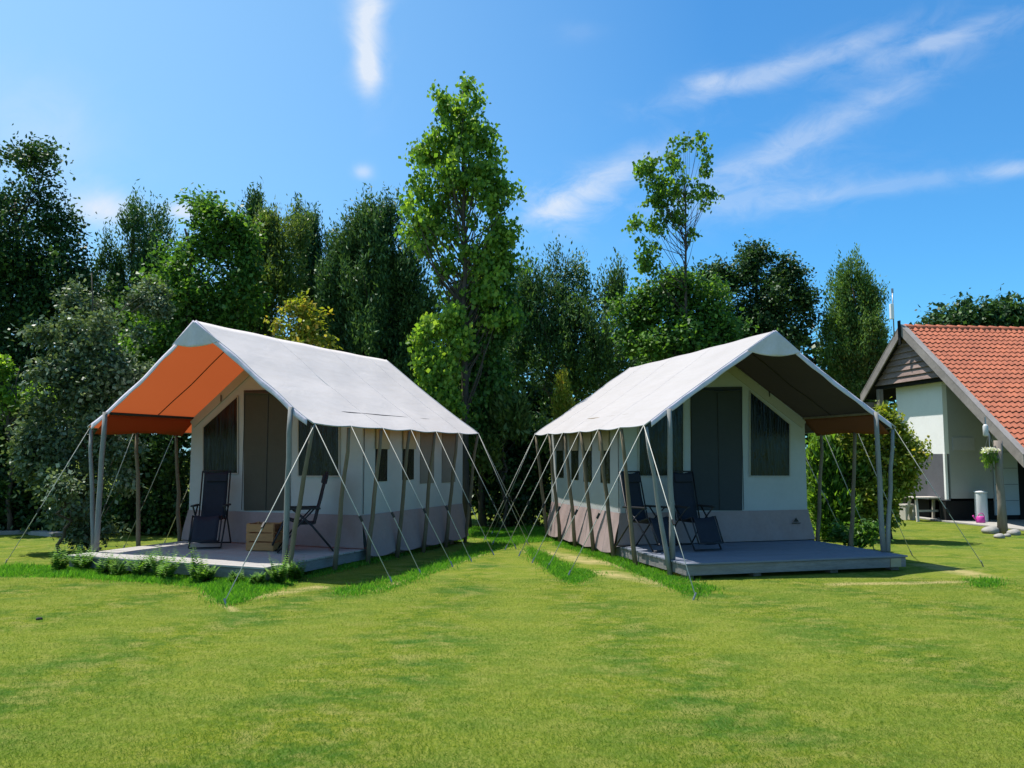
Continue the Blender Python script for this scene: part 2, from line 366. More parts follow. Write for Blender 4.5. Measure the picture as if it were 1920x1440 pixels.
# tree and tent setting follows -------------------------------------------------
TA = dict(x=-4.504, y=11.638, r=22.69, side=1, R=3.51)
TB = dict(x=3.786, y=11.839, r=-15.458, side=-1, R=3.40)
K, E, w_, e_, L, Lw, p_, D, B, ud, vd = 2.273, 2.03, 1.677, 2.027, 5.179, 3.435, 1.796, .219, .713, .446, 1.70
def frame(T):
    return Matrix.Translation((T['x'], T['y'], 0)) @ Matrix.Rotation(-R(T['r']), 4, 'Z')
def on_plane(T, px, py, axis, val_):
    Mi = frame(T).inverted(); o = Mi @ Vector((0, 0, H)); d = (Mi.to_3x3() @ ray(px, py)); t = (val_-o[axis])/d[axis]; return o+d*t
def roofz(x, Rz): 
    x = abs(x)
    return Rz+(K-Rz)*x/w_ if x < w_ else K+(E-K)*(x-w_)/(e_-w_)

canvas = mat('canvas_cream', (.43, .44, .44), .85, .08, 1.5, .12, 3)
canvas_in = mat('canvas_seam', (.40, .38, .34), .85, .1, 2, .1, 5)
skirt_m = mat('skirt_rose_brown', (.34, .255, .245), .85, .15, 2, .35, 4)
door_m = mat('door_taupe', (.080, .074, .058), .9, .12, 2, .2, 3)
door_m2 = mat('door_grey', (.045, .052, .056), .9, .12, 2, .2, 3)
blind_m = mat('blind_taupe', (.20, .185, .16), .9, .12, 3, .2, 8)
blind_t = mat('blind_tan', (.40, .33, .22), .9, .12, 3, .2, 8)
fring = mat('eave_fringe', (.16, .11, .06), .9, .3, 20)
def film_mat():
    m = bpy.data.materials.new('window_film'); m.use_nodes = True; t = m.node_tree; b = t.nodes['Principled BSDF']
    tcn = N(t, 'ShaderNodeTexCoord'); n = NOISE(t, MAPV(t, tcn.outputs['Object'], (9, 3, .8)), 2.0, 5, .6, .8)
    t.links.new(MIX(t, RAMP(t, n, .4, .75), (.003, .004, .003), (.014, .019, .010)), b.inputs['Base Color'])
    b.inputs['Roughness'].default_value = .16; b.inputs['Specular IOR Level'].default_value = .28
    bn = N(t, 'ShaderNodeBump'); bn.inputs['Strength'].default_value = .5; bn.inputs['Distance'].default_value = .05
    t.links.new(n, bn.inputs['Height']); t.links.new(bn.outputs[0], b.inputs['Normal'])
    return m
film = film_mat()
flyA = fabric_roof('fly_orange_lined', (.50, .46, .445), (.37, .10, .038), (.44, .09, .026), .33)
flyB = fabric_roof('fly_dark_lined', (.375, .35, .345), (.048, .042, .036), (.045, .038, .03), .05)
flapB = leafmat('flap_rust', (.30, .12, .07), (.30, .12, .07), (.30, .12, .07), .35, .85, .1)
hood_m = mat('hood_canvas', (.60, .55, .64), .8, .15, 3, .4, 5)
stitch_m = mat('stitch', (.46, .44, .44), .8, .05, 6)
hem_m = mat('hem_grey', (.42, .42, .44), .8, .15, 6)

def poly_panel(T, pts, name, m, parent, off, thick=.006):
    """flat fabric panel on the front wall, given by its corners"""
    mb = MB(); mb.prism([(x, p_-off, z) for x, z in pts], (0, thick, 0)); return mb.build(name, m, parent)
def tent(T, label, flym, front, sides):
    s = T['side']; Rz = T['R']
    root = thing('safari_tent', label, 'tent', (T['x'], T['y'], 0), -R(T['r']), 'canvas safari tents on decks')
    ph = 1.3 if s > 0 else 2.9
    # ---- fly sheet
    def fl(u, v):
        x = -e_+2*e_*v; y = .06+u*(L-.04); z = roofz(x, Rz)
        fr = abs(x)/e_
        if fr < .15: z -= .035*(1-fr/.15)**2*0
        z -= .035*math.sin(math.pi*min(max((u*6) % 1, 0), 1))*max(0, fr-.75)*4*.5        # scallops between the poles
        z -= .06*math.sin(math.pi*u)*(1-abs(fr-.5)*1.6)*.8 + .014*abs(math.sin(u*9.4+ph))*(1-abs(fr-.5)*1.8)                               # slack cloth
        z += .008*math.sin(x*9+y*3+ph)*math.sin(y*2.2+ph)
        if u < .02: z -= .0
        y += (.05*math.sin(math.pi*min(fr, 1))*(1-u) - .10*math.sin(math.pi*fr)*u*.6)      # hem drawn in between its ties
        return (x, y, z)
    mb = MB(); NU, NV = 60, 48
    mb.grid(fl, NU, NV)
    fly = mb.build('fly_sheet', flym, root, smooth=True, fixn=False)
    me = fly.data
    if me.polygons[0].normal.z < 0: me.flip_normals()
    hm = MB()
    hm.tube([Vector(fl(0, j/NV))+Vector((0, 0, .002)) for j in range(NV+1)], .011, 6); hm.tube([fl(1, j/NV) for j in range(NV+1)], .011, 6)
    for v in (0, 1): hm.tube([fl(i/NU, v) for i in range(NU+1)], .010, 6)
    hm.build('hem', hem_m, fly, smooth=True)
    sm = MB()
    tp_ = MB()
    for uu in (.34, .62, .86): tp_.tube([Vector(fl(uu, j/NV))+Vector((0, 0, .001)) for j in range(NV+1)], .0018, 4)
    tp_.build('stitching', stitch_m, fly)
    for uu in (.19,):
        sm.tube([Vector(fl(uu, j/NV))-Vector((0, 0, .012)) for j in range(4, NV-3)], .009, 5)
    sm.build('seam', mat('seam', (.16, .06, .03) if s > 0 else (.04, .035, .03), .9), fly)
    # gable hood
    def hood(u, v):
        hw = .43; x = -hw+2*hw*v; zt = roofz(x, Rz)+.006; zb = Rz-.30-.07*math.sin(math.pi*v)
        z = zt+(min(zb, zt-.02)-zt)*u
        return (x, -.0+.06*(abs(x)/hw)+.03*u*math.sin(math.pi*v)+.008*math.sin(x*16+u*3+ph)*u, z)
    hd = MB().grid(hood, 10, 24).build('gable_hood', hood_m, root, smooth=True, fixn=False)
    md = hd.modifiers.new('thick', 'SOLIDIFY'); md.thickness = .006
    vl = MB().grid(lambda u, v: ((lambda q: (q[0], q[1]-.012-.012*v+.004*math.sin(u*83+ph)*v, q[2]-.085*v*(1+.07*math.sin(u*47+ph))))(fl(0, .02+.96*u))), 90, 3).build('front_valance', hood_m, root, smooth=True, fixn=False)
    mo_ = vl.modifiers.new('thick', 'SOLIDIFY'); mo_.thickness = .004
    # ---- walls (cut to the roof line)
    zt = lambda x: roofz(x, Rz)-.05
    xs = [-w_+i*2*w_/16 for i in range(17)]
    def wall_prism(y0, th):
        mb = MB(); top = [(x, y0, zt(x)) for x in xs]; return mb.prism([(-w_, y0, D+.004)]+top+[(w_, y0, D+.004)], (0, th, 0))
    fw = wall_prism(p_, .01).build('front_wall', canvas, root)
    wall_prism(p_+Lw, .01).build('back_wall', canvas, root)
    swn = None
    for sg in (-1, 1):
        a = MB().box((sg*w_-.006*(sg > 0), p_+.012, D+.004), (sg*w_+.006*(sg < 0), p_+Lw-.002, K-.06)).build('side_wall', canvas, root)
        if sg == s: swn = a
    # skirts: gently billowing cloth down to the deck
    def skirt(fn, nm='skirt'):
        return MB().grid(fn, 40, 8).build(nm, skirt_m, root, smooth=True, fixn=False)
    bil = lambda t, h: .012+.035*(1-h)+.012*math.sin(t*31+ph)*(1-h)+.01*math.sin(t*57+h*5)
    skirt(lambda u, v: (-w_-.09+.075*v+(2*w_+.18-.15*v)*u, p_-bil(u, v), D+.012+(B+.005-D-.012)*v))
    for sg in (-1, 1):
        skirt(lambda u, v: (sg*(w_+bil(u, v)+.075*(1-v)), p_-.01+(Lw+.02)*u, (D-.09-.05*abs(math.sin(u*12.5)))*(1-v)+(B+.005)*v))
    # ---- trims on the front wall: rafters' sleeve, centre strips
    tr = MB()
    for sg in (-1, 1):
        pr = [Vector((sg*x, p_-.012, roofz(x, Rz)-.16)) for x in (0.02, w_*.5, w_-.02)]
        for i in range(2): tr.bar(pr[i], pr[i+1], .012, .13, up=(0, 0, 1))
    tr.build('gable_trim', canvas_in, fw)
    for nm, pts, mm, frm in front:
        q = [(on_plane(T, px, py, 1, p_)) for px, py in pts]; q = [(min(max(c.x, -w_+.02), w_-.02), c.z) for c in q]
        off = .014
        par = fw
        o = poly_panel(T, q, nm, mm, par, off, .010)
        if nm == 'door':
            x0_, x1_ = min(c[0] for c in q), max(c[0] for c in q); z0_, z1_ = min(c[1] for c in q), min(q[2][1], q[3][1])
            for xx in (x0_+.03, x1_-.03, x0_+(x1_-x0_)*.52): MB().tube([(xx, p_-off-.006, z0_+.01), (xx, p_-off-.006, z1_-.04)], .005, 5).build('zip', black_pl, o)
            MB().tube([(x0_+.04, p_-off-.02, z1_-.03), ((x0_+x1_)/2, p_-off-.03, z1_-.055), (x1_-.04, p_-off-.02, z1_-.03)], .016, 7).build('rolled_hem', mm, o)
        if frm:
            fb = MB(); n = len(q)
            for i in range(n):
                a, b = q[i], q[(i+1) % n]; fb.bar((a[0], p_-off-.003, a[1]), (b[0], p_-off-.003, b[1]), .008, .02, up=(0, 0, 1))
            fb.build('window_binding' if nm == 'window' else 'door_binding', canvas_in, o)
            hk = MB(); xm = sum(c[0] for c in q)/n; zm = max(c[1] for c in q)
            hk.tube([(xm, p_-.03, zm+.02), (xm+.006, p_-.035, zm-.09)], .009, 5); hk.build('toggle', black_pl, o)
    # ---- windows on the near side wall
    for (x0, x1, y0, y1, yr, mm, mr) in sides:
        a = on_plane(T, x0, y1, 0, s*w_); b = on_plane(T, x1, y1, 0, s*w_); c = on_plane(T, (x0+x1)/2, y0, 0, s*w_); rr = on_plane(T, (x0+x1)/2, yr, 0, s*w_) if yr else None
        zt_ = min(c.z, K-.12); X = s*(w_+.010)
        lo, hi = sorted((a.y, b.y))
        wnd = MB().box((min(X, X-s*.012), lo, a.z), (max(X, X-s*.012), hi, zt_)).build('window', mm, swn)
        if rr is not None:
            MB().box((min(X, X+s*.03), lo-.02, rr.z), (max(X, X+s*.03), hi+.02, K-.13)).build('rolled_blind', mr, wnd, bevel=.006)
    MB().tube([(s*(w_+.012), p_+.03, K-.15), (s*(w_+.012), p_+.03, B+.02)], .005, 5).build('corner_cord', black_pl, root)
    fr = MB()
    fr.grid(lambda u, v: (s*(w_+.014), p_+.08+u*(Lw-.2), K-.075-v*(.055+.03*math.sin(u*71+ph)+.025*math.sin(u*173)+.02*math.sin(u*311))), 150, 1)
    random.seed(3)
    fr.build('eave_fringe', fring, root)
    # ---- poles
    def wob(a, b, n=6, k=.008): 
        a, b = Vector(a), Vector(b); return [a.lerp(b, i/n)+Vector((random.uniform(-k, k), random.uniform(-k, k), 0)) for i in range(n+1)]
    for sg in (-1, 1):
        MB().tube(wob((sg*w_, -.0, D-.0), (sg*w_, .05, K-.02)), [.04-.001*i for i in range(7)], 10).build('upright_pole', pole_grey, root, smooth=True)
        MB().tube([(sg*(w_-.02), .12, K-.035), (sg*(w_-.02), p_+Lw, K-.035)], .02, 8).build('eave_beam', black_pl if s > 0 else pole_brown, root, smooth=True)
    MB().tube([(0, .1, Rz-.055), (0, p_+Lw, Rz-.055)], .03, 8).build('ridge_pole', pole_brown, root, smooth=True)
    npol = 7
    for sg in (-1, 1):
        for i in range(npol):
            y = .10+i*(L-.10)/(npol-1)
            near = i == 0
            grey = near and sg != s
            foot = (sg*(w_+.14), max(y-.05, .0)+(.02 if i else 0), .0)
            if near: foot = (sg*(w_+.05), -.02, (D if sg != s else 0.0))
            if i == 6: foot = (sg*(w_+.1), y, 0)
            topp = (sg*(e_-.02), y if i < 6 else L, E-.03-.01*(i == 6))
            MB().tube(wob(foot, topp, 6, .012), [.036-.0018*j for j in range(7)], 9).build('slant_pole', pole_grey if grey or (near and s < 0) else pole_brown, root, smooth=True)
            out = random.uniform(.93, 1.08)
            peg = Vector((sg*(e_+out), y+random.uniform(.0, .2)+ (.12 if i == 0 else 0), .0))
            ropes = [peg]
            if i == 0: ropes.append(Vector((sg*(e_+.27), -1.80, 0)) if sg == s else Vector((sg*(e_+1.05), -.35, 0)))
            if i == 6: ropes.append(Vector((sg*(e_+.55), y+1.2, 0)))
            if i == 0 and sg != s: ropes = ropes[1:]
            for pg in ropes:
                tp = Vector((sg*(e_+.005), topp[1], E-.005)); pg2 = pg+Vector((0, 0, .05))
                rp = MB().tube([tp, tp.lerp(pg2, .5)-Vector((0, 0, .012)), pg2], .0055, 6).build('guy_rope', rope_m, root, smooth=True)
                q = tp.lerp(pg2, .62); dr = (pg2-tp).normalized()
                MB().bar(q-dr*.04, q+dr*.04, .022, .03).build('rope_slider', black_pl, rp)
                MB().tube([pg+Vector((sg*.05, 0, -.05)), pg+Vector((-sg*.01, 0, .08))], .011, 6).build('tent_peg', steel, root)
    return root
def deck(T, label, mtop, mside):
    root = thing('wooden_deck', label, 'deck', (T['x'], T['y'], 0), -R(T['r']), 'low timber decks under the tents')
    s = T['side']
    mb = MB(); y = -ud; i = 0
    while y < p_+Lw+.05:
        jx = random.uniform(-.006, .006); mb.box((-vd+jx-.02, y, D-.028+random.uniform(-.001, .001)), (vd+jx+.02, y+.132, D+random.uniform(-.001, .001)-.004)); y += .144
    ye = y-.006
    mb.build('deck_boards', mtop, root, bevel=.003)
    for nm, a, b in (('front_fascia', (-vd, -ud+.02, .055), (vd, -ud+.05, D-.033)), ('side_fascia', (-vd, -ud+.052, .055), (-vd+.03, ye-.03, D-.033)), ('side_fascia', (vd-.03, -ud+.052, .055), (vd, ye-.03, D-.033)), ('back_fascia', (-vd+.032, ye-.06, .055), (vd-.032, ye-.03, D-.033))):
        MB().box(a, b).build(nm, mside, root, bevel=.003)
    for x in (-vd+.1, -.6, .6, vd-.1):
        for yy in (-ud+.12, 1.2, 3.0, 4.8):
            MB().box((x-.06, yy, 0), (x+.06, yy+.12, .16)).build('footing', oldwood, root)
    return root
deck_a = mat('deck_boards_pale', (.40, .38, .36), .7, .22, 3, .25, 30, stretch=(.25, 4, 1))
deck_b = mat('deck_boards_grey', (.19, .21, .26), .65, .22, 3, .25, 30, stretch=(.25, 4, 1))
fascia = mat('deck_fascia', (.27, .255, .25), .8, .4, 3, .3, 30, stretch=(.5, .5, 3))
deck(TA, 'low pale timber deck with ferns along its front under the orange lined tent', deck_a, fascia)
db = deck(TB, 'low grey timber deck with bare front fascia under the dark lined tent', deck_b, fascia)
MB().box((vd-.26, -ud+.006, .06), (vd-.09, -ud+.019, D-.04)).build('pale_block', mat('pale_block', (.38, .33, .22), .8, .2, 20), db)
tentA = tent(TA, 'cream canvas safari tent on the left with bright orange lining under its awning', flyA,
    [('window', [(382, 888), (447, 888), (447, 742), (382, 801)], film, 1), ('door', [(458, 957), (545, 957), (545, 730), (458, 732)], door_m, 0), ('window', [(560, 893), (637, 893), (637, 796), (560, 745)], film, 1)],
    [(703, 725, 800, 903, 842, film, blind_t), (754, 775, 800, 900, 842, film, blind_t), (787, 813, 800, 907, None, blind_m, None), (828, 853, 800, 905, None, blind_m, None)])
tentB = tent(TB, 'cream canvas safari tent on the right with dark underside and rust coloured eave flap', flyB,
    [('window', [(1405, 893), (1480, 893), (1480, 795), (1405, 733)], film, 1), ('door', [(1295, 957), (1391, 957), (1391, 725), (1295, 727)], door_m2, 0), ('window', [(1197, 893), (1281, 893), (1281, 745), (1197, 800)], film, 1)],
    [(1044, 1057, 800, 895, 845, film, blind_m), (1072, 1085, 800, 899, 845, film, blind_t), (1095, 1110, 800, 903, 845, film, blind_t), (1127, 1144, 800, 905, 845, film, blind_t)])
# hanging flap along the awning's outer eave
for T_, root_, m_ in ((TA, tentA, leafmat('flap_orange', (.36, .10, .036), (.36, .10, .036), (.36, .10, .036), .5, .85, .1)), (TB, tentB, flapB)):
    sg = -T_['side']
    fb = MB().grid(lambda u, v: (sg*(w_+.03+(e_-w_-.06)*v), .16+u*(p_-.05), K-.05-(K-E-.02)*v-.02*math.sin(u*6+v)*v-.045*v), 20, 4).build('eave_flap', m_, root_, smooth=True, fixn=False)
    mo = fb.modifiers.new('thick', 'SOLIDIFY'); mo.thickness = .004
# small printed emblem on the right tent's skirt
em = on_plane(TB, 1493, 976, 1, p_-.06)
MB().prism([(em.x-.05, p_-.055, em.z-.02), (em.x+.05, p_-.055, em.z-.02), (em.x, p_-.055, em.z+.05)], (0, -.004, 0)).box((em.x-.08, p_-.059, em.z-.05), (em.x+.08, p_-.055, em.z-.035)).build('emblem', black_pl, tentB)

# ================================================================ chairs and crate
sling_m = mat('sling_navy', (.018, .020, .032), .75, .2, 12, .2, 200)
cframe_m = mat('chair_frame', (.03, .03, .035), .35, .2, 10, metal=.3)
def recliner(label, loc, rz, group='folding recliners on the decks'):
    t = thing('recliner', label, 'chair', loc, rz, group)
    hw = .225
    seat = Vector((0, 0, .42)); 
    def sl(pts, nm, wd=hw-.03):
        pts = [Vector(p) for p in pts]; n = len(pts)-1
        def f(u, v):
            x = u*n; i = min(int(x), n-1); p = pts[i].lerp(pts[i+1], x-i)
            return (-wd+2*wd*v, p.y-.015*math.sin(math.pi*v)*0, p.z-.03*math.sin(math.pi*v))
        o = MB().grid(f, n*5, 6).build(nm, sling_m, t, smooth=True, fixn=False); m = o.modifiers.new('t', 'SOLIDIFY'); m.thickness = .012; return o
    hip, top = Vector((0, .16, .44)), Vector((0, .34, 1.22)); knee, toe = Vector((0, -.27, .52)), Vector((0, -.46, .13))
    bk = sl([hip, hip.lerp(top, .5)+Vector((0, .02, 0)), top], 'backrest')
    MB().box((-.15, -.045, -.07), (.19, .03, .07), Matrix.Translation((0, .315, 1.11)) @ Matrix.Rotation(R(-12), 4, 'X')).build('head_cushion', sling_m, t, bevel=.02)
    sl([knee, Vector((0, -.05, .44)), hip], 'seat'); sl([toe, knee], 'leg_rest')
    for sx_ in (-hw, hw):
        v = lambda p: Vector((sx_, p.y, p.z))
        MB().tube([v(toe), v(toe.lerp(knee, .5)), v(knee), v(Vector((0, -.05, .455))), v(hip), v(top)], .013, 7).build('side_rail', cframe_m, t, smooth=True)
        ax = sx_*1.09
        MB().tube([(ax, -.38, .02), (ax, -.10, .40), (ax, .14, .66)], .013, 7).build('leg', cframe_m, t, smooth=True)
        MB().tube([(ax, .44, .02), (ax, .12, .40), (ax, -.18, .66)], .013, 7).build('leg', cframe_m, t, smooth=True)
        MB().box((ax-.03, -.24, .655), (ax+.03, .24, .685)).build('armrest', black_pl, t, bevel=.01)
    for y, z, w in ((-.38, .02, hw*1.09), (.44, .02, hw*1.09), (top.y, top.z, hw), (toe.y, toe.z, hw)):
        MB().tube([(-w, y, z), (w, y, z)], .013, 7).build('crossbar', cframe_m, t, smooth=True)
    return t
def by_wall(T, px, off, rz):
    q = on_plane(T, px, 950, 1, p_-off); v = frame(T) @ Vector((q.x, q.y, D)); return v
def placed(px, py):
    g = G(px, py, D); return Vector((g.x, g.y, D))
ch = recliner('dark blue reclining chair in front of the left window of the orange lined tent', by_wall(TA, 396, .62, 0), R(8))
spec = [('dark recliner seen edge on behind the wooden crate', (570, .60), R(-74)),
        ('dark recliner nearest the side wall of the dark lined tent', (1210, .66), R(38)),
        ('dark recliner in front of the grey door flap of the right tent', (1300, .70), R(22))]
for lb, (px, py), a in spec:
    c = copy_tree(ch); c['label'] = lb; c.scale = ch.scale; c.location = by_wall(TA if px < 960 else TB, px, py, 0); c.rotation_euler = (0, 0, a)
pine = mat('crate_pine', (.46, .22, .085), .75, .25, 5, .2, 30, stretch=(1, 1, 5))
ch.scale = (.95, .95, .95)
for o_ in COL.objects:
    if o_.name.startswith('recliner'): o_.scale = (.94, .94, .94)
cr = thing('wooden_crate', 'small slatted pine crate standing between the two recliners of the left tent', 'crate', placed(497, 1031), R(-10))
W2, HH = .19, .40
for sx_, sy_ in ((-1, -1), (1, -1), (-1, 1), (1, 1)): MB().box((sx_*W2-.02, sy_*.15-.02, 0), (sx_*W2+.02, sy_*.15+.02, HH)).build('corner_post', pine, cr)
sb = MB()
for k in range(3):
    z0 = .01+k*.132
    for sy_ in (-1, 1): sb.box((-W2-.022, sy_*.172-.006, z0), (W2+.022, sy_*.172+.006, z0+.115))
    for sx_ in (-1, 1): sb.box((sx_*(W2+.028)-.006, -.165, z0), (sx_*(W2+.028)+.006, .165, z0+.115))
sb.box((-W2-.02, -.16, .015), (W2+.02, .16, .03)); sb.build('slats', pine, cr, bevel=.002)

# ================================================================ house
HA = R(7.6)
HO = P(1691, 617, 21.4); HM = Matrix.Translation((HO.x, HO.y, 0)) @ Matrix.Rotation(HA, 4, 'Z'); HMi = HM.inverted()
def hp(px, py, axis, v_):
    o = HMi @ Vector((0, 0, H)); d = HMi.to_3x3() @ ray(px, py); t = (v_-o[axis])/d[axis]; return o+d*t
ZA = HO.z
ff = hp(1921, 860, 0, 0); bf = hp(1618, 746, 0, 0)
house = thing('tiled_house', 'white house with orange pantile roof and grey timber gable at the right edge', 'house', (HO.x, HO.y, 0), HA)
RL = 11.0
tile = mat('pantile', (.46, .145, .078), .8, .35, 3, .25, 30, col2=(.28, .09, .055), spec=.2)
render_w = mat('white_render', (.86, .85, .85), .85, .06, 2, .1, 20)
render_shade = mat('white_render_shaded', (.36, .36, .35), .85, .08, 2, .1, 20)  # white render darkened: the front wall's shade is put into its colour
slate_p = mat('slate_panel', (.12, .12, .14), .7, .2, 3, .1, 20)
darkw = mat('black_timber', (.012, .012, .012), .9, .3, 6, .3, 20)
gablew = mat('gable_boards', (.36, .26, .235), .85, .45, 3, .5, 25, stretch=(1, .3, 3))
barge = mat('bargeboard', (.31, .28, .265), .85, .35, 3, .3, 25, stretch=(1, .4, .4))
def slope_sheet(foot, nm):
    dy, dz = foot.y, foot.z-ZA; Ls = math.hypot(dy, dz); ny, nz = -dz/Ls*(1 if dy > 0 else 1), 0
    sl_ = Vector((0, dy/Ls, dz/Ls)); nn = Vector((0, -sl_.z, sl_.y)); nn = nn if nn.z > 0 else -nn
    rows = int(Ls/.19); cols = int(RL/.155); mb = MB(); rh = Ls/rows
    prof = [0, .012, .034, .046, .034, .012, -.004, -.006]
    for r_ in range(rows):
        def f(u, v):
            i = int(round(v*cols*8)); x = .10+i*.155/8; h_ = prof[i % 8]
            s_ = (r_+u)*rh + (0 if u == 0 else .03); lift = .006+.028*u
            p = Vector((x, 0, ZA+.04))+sl_*s_+nn*(h_*.8+lift+.001*math.sin(i//8*12.9+r_*78.2)*2)
            return p
        mb.grid(lambda u, v: f(u, v), 1, cols*8)
    o = mb.build(nm, tile, house, smooth=False, fixn=False)
    m = o.modifiers.new('t', 'SOLIDIFY'); m.thickness = .014; m.offset = 0
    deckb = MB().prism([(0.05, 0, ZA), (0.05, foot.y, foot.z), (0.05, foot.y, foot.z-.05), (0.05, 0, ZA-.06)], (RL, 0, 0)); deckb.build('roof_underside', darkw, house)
    return o
roof = slope_sheet(ff, 'roof'); slope_sheet(bf, 'roof')
rt = MB()
k = 0
x = .08
while x < RL:
    rt.tube([(x, 0, ZA+.035), (x+.33, 0, ZA+.02)], [.105, .085], 12); x += .30
rt.build('ridge_tile', tile, roof, smooth=True)
for ft in (ff, bf):
    s1 = Vector((0, ft.y, ft.z-ZA)).normalized()
    a = Vector((0, 0, ZA)); b = Vector((0, ft.y, ft.z))
    mb = MB().prism([a+Vector((-.02, 0, .10)), b+Vector((-.02, 0, .10))+s1*.05, b+Vector((-.02, 0, -.16))+s1*.05, a+Vector((-.02, 0, -.16))], (-.035, 0, 0)); mb.build('bargeboard', barge, house)
    MB().prism([a+Vector((-.06, 0, .125)), b+Vector((-.06, 0, .125))+s1*.05, b+Vector((-.06, 0, .10))+s1*.05, a+Vector((-.06, 0, .10))], (.16, 0, 0)).build('verge_cap', barge, house)
MB().box((-.09, -.05, ZA-.42), (-.055, .05, ZA+.22)).build('finial', darkw, house, bevel=.008)
# gable boarding: overlapping planks
GX = .17; zb = hp(1700, 716, 0, GX).z
gb = MB(); z = zb; sf = abs(ff.y)/(ZA-ff.z); sb_ = abs(bf.y)/(ZA-bf.z); kk = 0
while z < ZA-.15:
    z1 = min(z+.175, ZA-.03); 
    y0a, y0b = -(ZA-z)*sf, (ZA-z)*sb_; y1a, y1b = -(ZA-z1)*sf, (ZA-z1)*sb_
    gb.add([(GX-.05, y0a, z), (GX-.05, y0b, z), (GX-.006, y1b, z1), (GX-.006, y1a, z1), (GX+.0, y0a, z), (GX+.0, y0b, z), (GX+.005, y1b, z1), (GX+.005, y1a, z1)],
           [(0, 1, 2, 3), (0, 4, 5, 1), (3, 2, 6, 7), (4, 7, 6, 5), (0, 3, 7, 4), (1, 5, 6, 2)]); z += .155
gb.build('gable_boards', gablew, house)
MB().box((GX+.01, -(ZA-zb)*sf+.1, zb-.10), (GX+.14, (ZA-zb)*sb_-.05, zb-.01)).build('tie_beam', darkw, house)
# main white volume, set back under the roof
c0 = hp(1775, 935, 0, .42); BX = .42; yb_ = hp(1685, 860, 0, BX).y; yf = c0.y; zbot = c0.z
sr = lambda y: ZA-.12+(y*(ff.z-ZA)/ff.y if y < 0 else y*(bf.z-ZA)/bf.y)
zt1 = hp(1775, 851, 0, BX).z
MB().prism([(BX, yf, zt1), (BX, yb_, zt1), (BX, yb_, min(sr(yb_), zb)), (BX, 0, zb), (BX, yf+.0, min(sr(yf), zb))], (.12, 0, 0)).build('side_wall', render_w, house)
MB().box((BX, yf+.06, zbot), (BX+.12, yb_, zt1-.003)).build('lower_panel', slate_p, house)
MB().box((BX-.012, yf-.012, zbot-.02), (BX+.05, yf+.055, zt1-.003)).build('corner_trim', render_w, house)
MB().box((BX-.01, yf-.01, zbot-.05), (BX+.1, yb_, zbot-.003)).build('sill_rail', slate_p, house)
xe = hp(1862, 900, 1, yf).x
MB().box((BX+.125, yf, zbot), (xe, yf+.12, sr(yf)-.04)).build('front_wall', render_shade, house)
a_, b_ = hp(1786, 845, 1, yf), hp(1826, 820, 1, yf)
MB().box((a_.x, yf-.02, a_.z), (b_.x, yf-.003, b_.z)).build('notice_board', mat('notice', (.40, .39, .42), .6, .1, 8), house, bevel=.004)
xd = hp(1910, 900, 1, yf).x; zd = hp(1885, 966, 1, yf).z
dr_ = MB().box((xe+.03, yf+.01, zd), (xd, yf+.06, sr(yf)-.2)).build('door', mat('door_paint', (.42, .46, .50), .5, .08, 4), house, bevel=.004)
dl = MB()
for zz in (.35, .75, 1.15, 1.55): dl.box((xe+.05, yf+.004, zd+zz), (xd-.02, yf+.009, zd+zz+.012))
dl.build('door_groove', slate_p, dr_)
MB().box((BX-.02+.02, yf+.05, -.02), (RL, yf+.3, zbot-.06)).build('plinth', darkw, house)
MB().box((xd+.005, yf+.02, 0), (RL, yf+.1, sr(yf)-.1)).build('timber_wall', darkw, house)
MB().box((BX+.2, .1, 0), (RL, yb_+.2, min(sr(yb_), zb)-.2)).build('rear_wall', darkw, house)
# porch posts
pf = HMi @ G(1880, 1000); zt_ = hp(1880, 826, 1, pf.y).z
MB().tube([(pf.x, pf.y, 0), (pf.x+.01, pf.y, .6), (pf.x-.01, pf.y, 1.3), (pf.x, pf.y, zt_)], [.105, .08, .075, .085], 10).build('post', oldwood, house, smooth=True)
pb = hp(1652, 800, 0, .14); 
MB().box((.08, pb.y-.07, 0), (.2, pb.y+.07, zb-.1)).build('post', oldwood, house, bevel=.01)
MB().box((-.0, bf.y-.2, bf.z-.28), (.5, bf.y-.05, bf.z-.14)).build('wall_plate', oldwood, house)
# antenna
an = thing('antenna', 'thin mast with white radio box standing on the house ridge end', 'antenna', P(1676, 617, 21.45))
h1 = P(1676, 543, 21.45).z-HO.z
MB().tube([(0, 0, -.2), (0, 0, h1)], .016, 8).build('mast', steel, an, smooth=True)
MB().box((-.085, -.06, .26), (.0, .04, .66)).build('radio_box', mat('white_plastic', (.8, .8, .8), .4, .03, 5), an, bevel=.012)
MB().tube([(0, 0, h1-.1), (.0, 0, h1+.02)], .03, 8).build('tip', steel, an)
